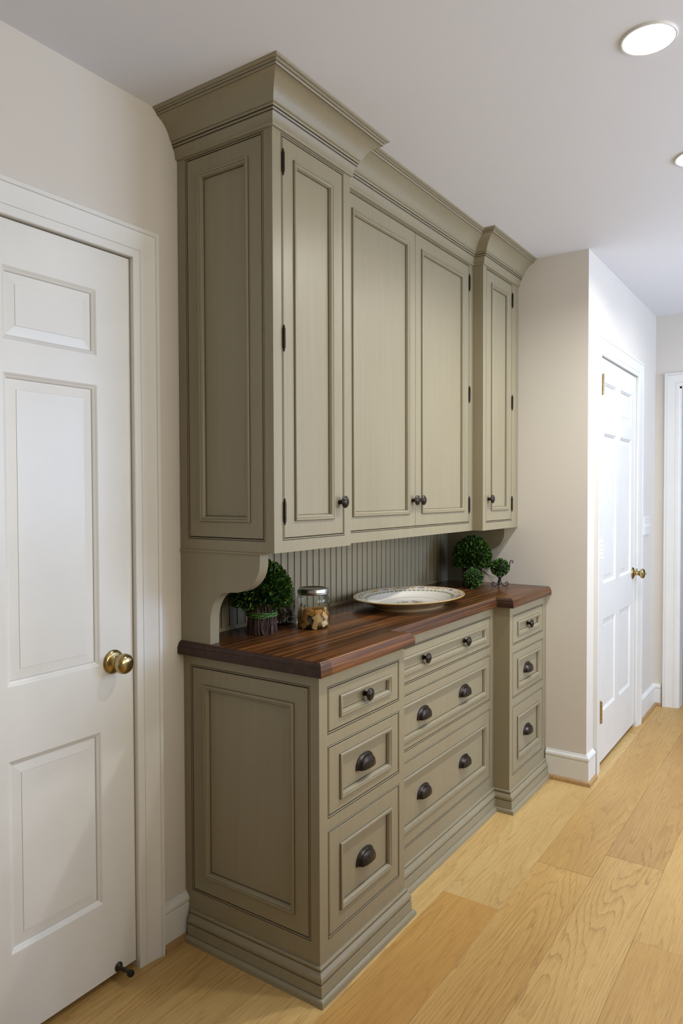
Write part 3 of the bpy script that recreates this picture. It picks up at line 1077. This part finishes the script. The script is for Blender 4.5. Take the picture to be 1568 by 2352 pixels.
# ---- worktop with an ogee edge
CO = 0.026
WT = [(CO - 0.003, ZB), (CO - 0.0005, ZB + 0.0015), (CO, ZB + 0.004), (CO, ZB + 0.0225), (CO - 0.0008, ZB + 0.0245), (CO - 0.0035, ZB + 0.0252), (CO - 0.0038, ZB + 0.0265), (CO - 0.0042, ZB + 0.0310),
      (CO - 0.0062, ZB + 0.0345), (CO - 0.0088, ZB + 0.0362), (CO - 0.0118, ZB + 0.0382), (CO - 0.0130, ZB + 0.0395), (CO - 0.0150, ZT)]
WP = [(0, -0.002, -1, 0), (0, -D1, -1, -1), (w1, -D1, 1, -1), (w1, -D2, 1, -1), (w2, -D2, -1, -1), (w2, -D1, -1, -1), (L - 0.001, -D1, 0, -1)]
wt = MB().sweep(WP, WT, 'worktop')
n = len(WT)
b0 = len(wt.v)
wt.v += [(L - 0.001, -0.002, ZT), (L - 0.001, -0.002, ZB)]
wt.face([j * n + n - 1 for j in range(len(WP))] + [b0], 'worktop')
wt.face(([j * n for j in range(len(WP))] + [b0 + 1])[::-1], 'worktop')
wt.face([k for k in range(n)] + [b0, b0 + 1], 'worktop') if False else None
tag(wt.build('worktop', smooth=28, loc=(0.92, -0.25, ZB)), 'dark polished wood worktop with a stepped front running over all the drawers', 'worktop')

# ---- wall cabinets
UZ0, UZ1 = 1.2305, 2.3560
UM0, UM1 = 1.2840, 2.3010


def wall_door(cab, D, rect, mould, kx, hx):
    o = inset(front(D), False, cab, 'cabinet_door', rect, mould)
    knob(o, D, kx, 1.336, 0.0)
    for zc in (2.278, 1.794, 1.3115):
        hinge(o, D, hx, zc)
    return o


UTOP = 2.40
ul = thing('wall_cabinet', 'olive grey wall cabinet with a panelled end and one narrow door beside the white door', 'cabinet', ((uL + u1) / 2, -U1 / 2, ZUB))
MB().box(uL + 0.02, u1, -0.002, -U1 + 0.02, ZUB, UTOP, 'paint').build('carcass', ul)
r = (0.0275, 0.3350, UZ0, UZ1)
frame(fb(U1), ul, uL, u1, ZUB, UTOP, [r])
MB().ring(front(U1), False, *r, BEAD, BEADK).build('bead_moulding', ul, smooth=35)
wall_door(ul, U1, r, (0.0825, 0.2780, UM0, UM1), 0.3085, 0.0335)
SR, SM = (-0.3375, -0.0340, 1.2280, 2.3545), (-0.2820, -0.0870, 1.2810, 2.3000)
frame(sb(uL), ul, -U1 + 0.02, -0.002, ZUB, UTOP, [SR], 'end_frame')
MB().ring(sidew(uL), True, *SR, BEAD, BEADK).build('bead_moulding', ul, smooth=35)
inset(sidew(uL), True, ul, 'end_panel', SR, SM)
MB().sweep([(uL, -0.001, -1, 0), (uL, -U1, -1, -1), (u1, -U1, 1, -1), (u1, -U2, 1, -1)], CROWN, CRK).build('crown_moulding', ul, smooth=35)

uc = thing('wall_cabinet', 'olive grey wall cabinet with a pair of wide doors set back in the middle', 'cabinet', ((u1 + u2) / 2, -U2 / 2, ZUB))
MB().box(u1 + 0.0005, u2 - 0.0005, -0.002, -U2 + 0.02, ZUB, UTOP, 'paint').build('carcass', uc)
r = (0.3990, 1.3860, UZ0, UZ1)
frame(fb(U2), uc, u1 + 0.0005, u2 - 0.0005, ZUB, UTOP, [r])
MB().ring(front(U2), False, *r, BEAD, BEADK).build('bead_moulding', uc, smooth=35)
XM = 0.8925
wall_door(uc, U2, (r[0], XM + REV - 0.0009, UZ0, UZ1), (0.4545, 0.8445, UM0, UM1), 0.8680, r[0] + 0.006)
wall_door(uc, U2, (XM - REV + 0.0009, r[1], UZ0, UZ1), (0.9395, 1.3305, UM0, UM1), 0.9190, r[1] - 0.006)
MB().sweep([(u1, -U2, 1, -1), (u2, -U2, -1, -1)], CROWN, CRK).build('crown_moulding', uc, smooth=35)

ur = thing('wall_cabinet', 'olive grey wall cabinet with one narrow door against the short pale wall', 'cabinet', ((u2 + L) / 2, -U1 / 2, ZUB))
MB().box(u2, L - 0.001, -0.002, -U1 + 0.02, ZUB, UTOP, 'paint').build('carcass', ur)
r = (1.4540, 1.7670, UZ0, UZ1)
frame(fb(U1), ur, u2, L - 0.001, ZUB, UTOP, [r])
MB().ring(front(U1), False, *r, BEAD, BEADK).build('bead_moulding', ur, smooth=35)
wall_door(ur, U1, r, (1.5120, 1.7180, UM0, UM1), 1.4800, 1.7635)
MB().sweep([(u2, -U2, -1, -1), (u2, -U1, -1, -1), (L - 0.001, -U1, 0, -1)], CROWN, CRK).build('crown_moulding', ur, smooth=35)

# ---- scrolled brackets between worktop and wall cabinets
BRK = [(-0.002, ZT), (-0.1225, ZT), (-0.1230, 0.950), (-0.1235, 0.985)]
for i in range(1, 9):                      # concave quarter
    t = i / 8.0 * math.pi / 2
    BRK.append((-0.1235 - 0.066 * (1 - math.cos(t)), 0.985 + 0.090 * math.sin(t)))
BRK.append((-0.207, 1.0775))
for i in range(1, 11):                     # convex quarter
    t = i / 10.0 * math.pi / 2
    BRK.append((-0.213 - 0.103 * math.sin(t), 1.0775 + 0.088 * (1 - math.cos(t))))
BRK += [(-0.3165, 1.189), (-0.002, 1.189)]
for (x0, x1, side, lab) in ((uL + 0.0005, uL + 0.037, -1, 'scroll-cut olive grey bracket panel standing beside the white door'),
                            (L - 0.037, L - 0.001, 1, 'scroll-cut olive grey bracket panel against the short pale wall')):
    t = thing('bracket', lab, 'bracket', ((x0 + x1) / 2, -0.10, ZT))
    MB().prism(BRK, 'paint', lambda y, z: (x0, y, z), lambda y, z: (x1, y, z)).build('scroll_panel', t, smooth=30, recalc=True)
    e = 0.004
    MB().sweep([(x0, -0.002, -1, 0), (x0, -0.3165, -1, -1), (x1, -0.3165, 0 if side > 0 else 1, -1)],
               [(-0.004, 1.1880), (0.002, 1.1885), (0.0045, 1.1920), (0.0035, 1.1955), (0.0, 1.1970), (-0.004, 1.1970)], 'paint').build('cap_moulding', t, smooth=40)

# ---- beadboard backsplash, board by board
bs = thing('beadboard_backsplash', 'grey-green beadboard panelling between worktop and wall cabinets', 'backsplash', ((uL + L) / 2, 0, ZT))
PITCH_B = 0.0385
xa, xb = uL + 0.038, L - 0.038
nb = int((xb - xa) / PITCH_B)
prof = [(0.0, -0.0040), (0.0012, -0.0040), (0.0020, -0.0075), (0.0044, -0.0088), (0.0066, -0.0075), (0.0070, -0.0050), (0.0088, -0.0050), (0.0094, -0.0085), (PITCH_B, -0.0085), (PITCH_B, -0.0040)]
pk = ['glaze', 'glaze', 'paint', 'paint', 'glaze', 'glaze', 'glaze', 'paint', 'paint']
bm_ = MB()
za, zb = ZT + 0.010, ZUB - 0.001
for (px, py) in prof:
    bm_.v += [(px, py, za), (px, py, zb)]
for k in range(len(prof) - 1):
    bm_.face([2 * k, 2 * k + 2, 2 * k + 3, 2 * k + 1], pk[k])
proto = None
off = (xb - xa - nb * PITCH_B) / 2
for k in range(nb):
    if proto is None:
        proto = bm_
        me0 = bm_.build('board', None, smooth=30)
        me0.parent = bs
        ob = me0
    else:
        ob = me0.copy()
        col.objects.link(ob)
        ob.parent = bs
    o3 = ORIGIN[bs.name]
    ob.location = (xa + off + k * PITCH_B - o3.x, -o3.y, -o3.z)
MB().box(xa - 0.001, xb + 0.001, -0.0005, -0.0036, ZT, ZUB - 0.001, 'paint').build('backing_board', bs)
MB().sweep([(xa - 0.001, -0.002, 0, -1), (xb + 0.001, -0.002, 0, -1)], [(0.0, ZT + 0.0125), (0.008, ZT + 0.0120), (0.0105, ZT + 0.009), (0.011, ZT)], 'paint', True).build('bottom_bead', bs, smooth=40)
MB().box(xb - 0.006, xb + 0.001, -0.003, -0.012, ZT + 0.012, ZUB - 0.002, 'paint').build('corner_bead', bs)

# ------------------------------------------------------------------ things on the worktop
rng = random.Random(5)


def leaf_mesh(mbb, pos, direction, size, key='leaf'):
    d = direction.normalized()
    ref = Vector((rng.uniform(-1, 1), rng.uniform(-1, 1), rng.uniform(-1, 1)))
    s = d.cross(ref)
    if s.length < 1e-4:
        s = d.cross(Vector((1, 0, 0)))
    s.normalize()
    nrm = s.cross(d)
    b = len(mbb.v)
    w = size * 0.27
    fold = nrm * size * 0.06
    P = [pos, pos + d * size * 0.22 + s * w * 0.75 - fold, pos + d * size * 0.55 + s * w - fold, pos + d * size * 0.86 + s * w * 0.6 - fold, pos + d * size,
         pos + d * size * 0.86 - s * w * 0.6 - fold, pos + d * size * 0.55 - s * w - fold, pos + d * size * 0.22 - s * w * 0.75 - fold, pos + d * size * 0.55 + nrm * size * 0.05]
    mbb.v += [tuple(p) for p in P]
    for q in range(8):
        mbb.face([b + q, b + (q + 1) % 8, b + 8], key)


def bush(parent, c, rx, rz, zmin, count, size, name='foliage'):
    """leaves pointing out of a dome; c is the middle of its lower rim"""
    c = Vector(c)
    f = MB()
    for i in range(count):
        while True:
            v = Vector((rng.gauss(0, 1), rng.gauss(0, 1), rng.gauss(0, 1))).normalized()
            if v.z > zmin:
                break
        k = rng.uniform(0.80, 0.97)
        p = Vector((c.x + v.x * rx * k, c.y + v.y * rx * k, c.z + v.z * rz * k))
        d = (v + Vector((rng.uniform(-.55, .55), rng.uniform(-.55, .55), rng.uniform(-.45, .55))))
        leaf_mesh(f, p - d.normalized() * size * 0.45, d, size * rng.uniform(0.75, 1.2))
    o = f.build(name, parent)
    o['kind'] = 'stuff'
    return o


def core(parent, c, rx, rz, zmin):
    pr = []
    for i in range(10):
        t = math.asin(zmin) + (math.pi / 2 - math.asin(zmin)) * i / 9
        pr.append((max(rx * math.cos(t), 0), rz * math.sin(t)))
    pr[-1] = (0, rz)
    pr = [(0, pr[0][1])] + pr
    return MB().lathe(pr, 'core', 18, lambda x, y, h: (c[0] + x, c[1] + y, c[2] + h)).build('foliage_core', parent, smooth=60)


def bundle(name, cx, cy, label, tie, rx, seed):
    global rng
    rng = random.Random(seed)
    t = thing(name, label, 'plant', (cx, cy, ZT))
    tw = MB()
    for i in range(260):
        a = rng.uniform(0, 2 * math.pi)
        r0 = 0.048 * math.sqrt(rng.uniform(0.55, 1)) if i < 225 else 0.046 * rng.random()
        a2 = a + rng.uniform(-0.7, 0.7)
        r1 = r0 * rng.uniform(0.86, 0.98)
        top = rng.uniform(0.095, 0.115)
        pm = Vector((cx + r1 * math.cos((a + a2) / 2), cy + r1 * math.sin((a + a2) / 2), ZT + top * 0.5))
        tw.tube([(cx + r0 * math.cos(a), cy + r0 * math.sin(a), ZT + rng.uniform(0.0, 0.004)), pm, (cx + r0 * math.cos(a2), cy + r0 * math.sin(a2), ZT + top)],
                rng.uniform(0.0008, 0.0019), 'twig', 5)
    tb = tw.build('twig_bundle', t, smooth=60)
    tb['kind'] = 'stuff'
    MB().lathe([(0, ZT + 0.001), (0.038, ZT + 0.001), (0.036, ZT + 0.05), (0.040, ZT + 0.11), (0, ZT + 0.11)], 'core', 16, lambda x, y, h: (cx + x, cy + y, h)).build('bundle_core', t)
    ti = MB()
    for q in range(7):
        zz = ZT + 0.056 + q * 0.0022
        ti.tube([(cx + (0.0485 + 0.0012 * math.sin(7 * a + q)) * math.cos(a), cy + (0.0485 + 0.0012 * math.sin(7 * a + q)) * math.sin(a), zz + 0.0022 * math.sin(3 * a + 1.7 * q))
                 for a in [2 * math.pi * i / 40 for i in range(41)]], 0.0016, tie, 6)
    to = ti.build('raffia_tie' if tie == 'raffia' else 'twine_tie', t, smooth=60)
    if tie == 'straw':
        lo = MB()
        for q in range(3):
            lo.tube([(cx + 0.02 + 0.006 * q, cy - 0.044, ZT + 0.066), (cx + 0.030 + 0.008 * q, cy - 0.066, ZT + 0.048), (cx + 0.026 + 0.010 * q, cy - 0.088 - 0.006 * q, ZT + 0.020 + 0.008 * q)], 0.0011, tie, 5)
        lo.build('loose_ends', to)
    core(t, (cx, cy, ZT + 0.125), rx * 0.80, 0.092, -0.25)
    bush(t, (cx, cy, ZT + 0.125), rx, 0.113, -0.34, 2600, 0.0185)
    return t


bundle('boxwood_bundle', 0.213, -0.131, 'boxwood topiary on a twig bundle tied with green raffia beside the jars', 'raffia', 0.099, 3)
bundle('boxwood_bundle', 1.700, -0.196, 'boxwood topiary on a twig bundle tied with straw twine behind the small boxwood ball', 'straw', 0.0935, 4)

t = thing('boxwood_ball', 'small round boxwood ball lying on the worktop', 'plant', (1.581, -0.252, ZT))
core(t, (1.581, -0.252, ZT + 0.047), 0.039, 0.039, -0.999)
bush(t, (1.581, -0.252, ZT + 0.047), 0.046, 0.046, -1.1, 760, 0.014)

SX, SY = 1.700, -0.337
t = thing('scroll_stand', 'black wrought iron scroll stand holding a boxwood ball', 'stand', (SX, SY, ZT))
vd = Vector((0.8, 0.6, 0)).normalized()              # the scrolls spread in three directions
for k in range(3):
    a = R((34.3, 134.3, -65.7)[k])
    dx, dy = math.cos(a), math.sin(a)
    pts = []
    # foot: arc sweeping down and out, then curling up into a scroll
    for (r_, z_) in ((0.003, 0.040), (0.004, 0.026), (0.010, 0.012), (0.020, 0.0045), (0.030, 0.0035), (0.038, 0.009), (0.0395, 0.018), (0.034, 0.0245), (0.0275, 0.0225), (0.0265, 0.0175), (0.030, 0.0155)):
        pts.append((SX + dx * r_, SY + dy * r_, ZT + z_))
    MB().tube(pts, 0.0023, 'iron', 8).build('foot_scroll', t, smooth=60)
    pts = []
    for (r_, z_) in ((0.003, 0.040), (0.008, 0.047), (0.020, 0.057), (0.034, 0.068), (0.043, 0.082), (0.0455, 0.100), (0.0465, 0.118), (0.051, 0.126), (0.058, 0.126), (0.061, 0.120), (0.0585, 0.115), (0.054, 0.1165)):
        pts.append((SX + dx * r_, SY + dy * r_, ZT + z_))
    MB().tube(pts, 0.0022, 'iron', 8).build('arm_scroll', t, smooth=60)
MB().lathe([(0, 0.030), (0.006, 0.030), (0.0072, 0.034), (0.006, 0.038), (0.0072, 0.042), (0.005, 0.046), (0, 0.046)], 'iron', 12, lambda x, y, h: (SX + x, SY + y, ZT + h)).build('collar', t, smooth=40)
t = thing('boxwood_ball', 'small round boxwood ball held in the wrought iron scroll stand', 'plant', (SX, SY, ZT + 0.05))
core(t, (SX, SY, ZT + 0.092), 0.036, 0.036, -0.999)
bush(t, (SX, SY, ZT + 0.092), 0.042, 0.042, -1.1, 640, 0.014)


# ---- glass jars
def jar(cx, cy, label, rad, hh, lidr):
    t = thing('glass_jar', label, 'jar', (cx, cy, ZT))
    q = rad
    out = [(0, 0.0), (q * 0.80, 0.0), (q * 0.92, 0.003), (q * 0.985, 0.010), (q, 0.020), (q, hh * 0.66), (q * 0.985, hh * 0.73), (q * 0.93, hh * 0.79), (q * 0.86, hh * 0.835), (lidr - 0.004, hh * 0.86), (lidr - 0.004, hh * 0.97)]
    MB().lathe(out[1:], 'glass', 40, lambda x, y, h: (cx + x, cy + y, ZT + h)).build('jar_body', t, smooth=50)
    MB().lathe([(q * 0.80, 0.0), (0, 0.0), (0, 0.005), (q * 0.88, 0.0055)], 'glass', 40, lambda x, y, h: (cx + x, cy + y, ZT + h)).build('jar_base', t, smooth=50)
    lid = [(lidr - 0.002, hh * 0.845), (lidr, hh * 0.850), (lidr + 0.0012, hh * 0.872), (lidr, hh * 0.888), (lidr + 0.0010, hh * 0.905), (lidr, hh * 0.925), (lidr + 0.0008, hh * 0.965), (lidr - 0.001, hh * 0.992), (lidr - 0.004, hh), (lidr - 0.008, hh), (lidr - 0.010, hh - 0.0015), (0, hh - 0.0015)]
    MB().lathe(lid, 'steel', 40, lambda x, y, h: (cx + x, cy + y, ZT + h)).build('lid', t, smooth=40)
    return t


JX, JY = 0.381, -0.211
jar(JX, JY, 'clear glass jar with a steel screw lid half full of dog biscuits', 0.0560, 0.132, 0.0515)
J2X, J2Y = 0.379, -0.076
j2 = jar(J2X, J2Y, 'clear glass jar holding dried moss behind the boxwood bundle', 0.0500, 0.140, 0.0460)
rng = random.Random(21)
ms = MB()
for i in range(900):
    a, rr = rng.uniform(0, 2 * math.pi), 0.043 * math.sqrt(rng.random())
    z = 0.009 + 0.060 * rng.random() ** 0.9
    leaf_mesh(ms, Vector((J2X + rr * math.cos(a), J2Y + rr * math.sin(a), ZT + z)), Vector((rng.uniform(-1, 1), rng.uniform(-1, 1), rng.uniform(-.4, .9))), rng.uniform(0.008, 0.016), 'moss')
# keep the moss inside the glass
ms.v = [(J2X + (x - J2X) * min(1, 0.0455 / max(1e-6, math.hypot(x - J2X, y - J2Y))), J2Y + (y - J2Y) * min(1, 0.0455 / max(1e-6, math.hypot(x - J2X, y - J2Y))), max(z, ZT + 0.007)) for (x, y, z) in ms.v]
mo = ms.build('dried_moss', loc=(J2X, J2Y, ZT + 0.006))
mo['kind'] = 'stuff'
tag(mo, 'brown dried moss filling the lower half of the rear glass jar', 'moss')

# bone-shaped biscuits, one object each
bone = MB()
outl = []
hl, hw, lr = 0.0095, 0.0042, 0.0050
for (cx_, cy_, a0, a1) in ((hl, hw, -60, 130), (-hl, hw, 50, 240), (-hl, -hw, 120, 310), (hl, -hw, -130, 60)):
    for i in range(5):
        a = R(a0 + (a1 - a0) * i / 4)
        outl.append((cx_ + lr * math.cos(a), cy_ + lr * math.sin(a)))
bone.prism(outl, 'biscuit0', lambda u, v: (u, v, -0.0032), lambda u, v: (u, v, 0.0032))
bone_meshes = []
for k in range(6):
    bo = MB()
    bo.v, bo.f, bo.m, bo.mats = list(bone.v), list(bone.f), list(bone.m), ['biscuit%d' % k]
    me = bpy.data.meshes.new('dog_biscuit')
    me.from_pydata(bo.v, [], bo.f)
    me.materials.append(M['biscuit%d' % k])
    bone_meshes.append(me)
NAMES = ['golden brown', 'tan', 'pale cream', 'orange brown', 'dark brown', 'charcoal black']
rng = random.Random(8)
slots = []
for layer in range(4):                     # outer ring against the glass
    z = ZT + 0.0165 + layer * 0.0125
    cnt = 8
    rr = 0.0475 if layer % 2 == 0 else 0.0400
    for i in range(cnt):
        a = 2 * math.pi * (i + 0.5 * (layer % 2)) / cnt + rng.uniform(-.12, .12)
        slots.append((JX + rr * math.cos(a), JY + rr * math.sin(a), z + rng.uniform(-.002, .002), a, True))
for layer in range(6):                     # loose heap in the middle
    z = ZT + 0.0100 + layer * 0.0085
    for i in range(3):
        a = 2 * math.pi * i / 3 + layer * 1.1
        slots.append((JX + 0.017 * math.cos(a), JY + 0.017 * math.sin(a), z + 0.003 * (i - 1), a, False))
for i in range(6):
    a = 2 * math.pi * i / 6 + 0.3
    slots.append((JX + 0.030 * math.cos(a), JY + 0.030 * math.sin(a), ZT + 0.0600 + rng.uniform(-.003, .003), a, False))
for (x, y, z, a, rim) in slots:
    k = rng.choices(range(6), [5, 5, 3, 5, 2, 1])[0]
    o = bpy.data.objects.new('dog_biscuit', bone_meshes[k])
    o.location = (x, y, z)
    if rim:
        # outer ones lean against the glass, flat side out
        o.rotation_euler = (Matrix.Rotation(a, 3, 'Z') @ Matrix.Rotation(R(rng.uniform(72, 96)), 3, 'Y') @ Matrix.Rotation(rng.uniform(-1.6, 1.6), 3, 'Z')).to_euler()
    else:
        o.rotation_euler = (rng.uniform(-.3, .3), rng.uniform(-.3, .3), rng.uniform(0, 6.28))
    col.objects.link(o)
    tag(o, '%s bone-shaped dog biscuit in the lidded glass jar' % NAMES[k], 'dog biscuit', '%s biscuits in the jar' % NAMES[k])

# ---- oval platter
PX, PY = 0.961, -0.258
pl = [(0.0, 0.005), (0.50, 0.0045), (0.56, 0.004), (0.575, 0.0), (0.61, 0.0), (0.625, 0.006), (0.70, 0.013), (0.85, 0.0265), (0.97, 0.0345), (0.995, 0.0360), (1.0, 0.0375), (0.995, 0.0392), (0.975, 0.0390), (0.86, 0.0345),
      (0.79, 0.0310), (0.755, 0.0285), (0.70, 0.0215), (0.64, 0.0145), (0.58, 0.0112), (0.50, 0.0100), (0.0, 0.0095)]
pl = [(r_, h_ * 1.16) for (r_, h_) in pl]
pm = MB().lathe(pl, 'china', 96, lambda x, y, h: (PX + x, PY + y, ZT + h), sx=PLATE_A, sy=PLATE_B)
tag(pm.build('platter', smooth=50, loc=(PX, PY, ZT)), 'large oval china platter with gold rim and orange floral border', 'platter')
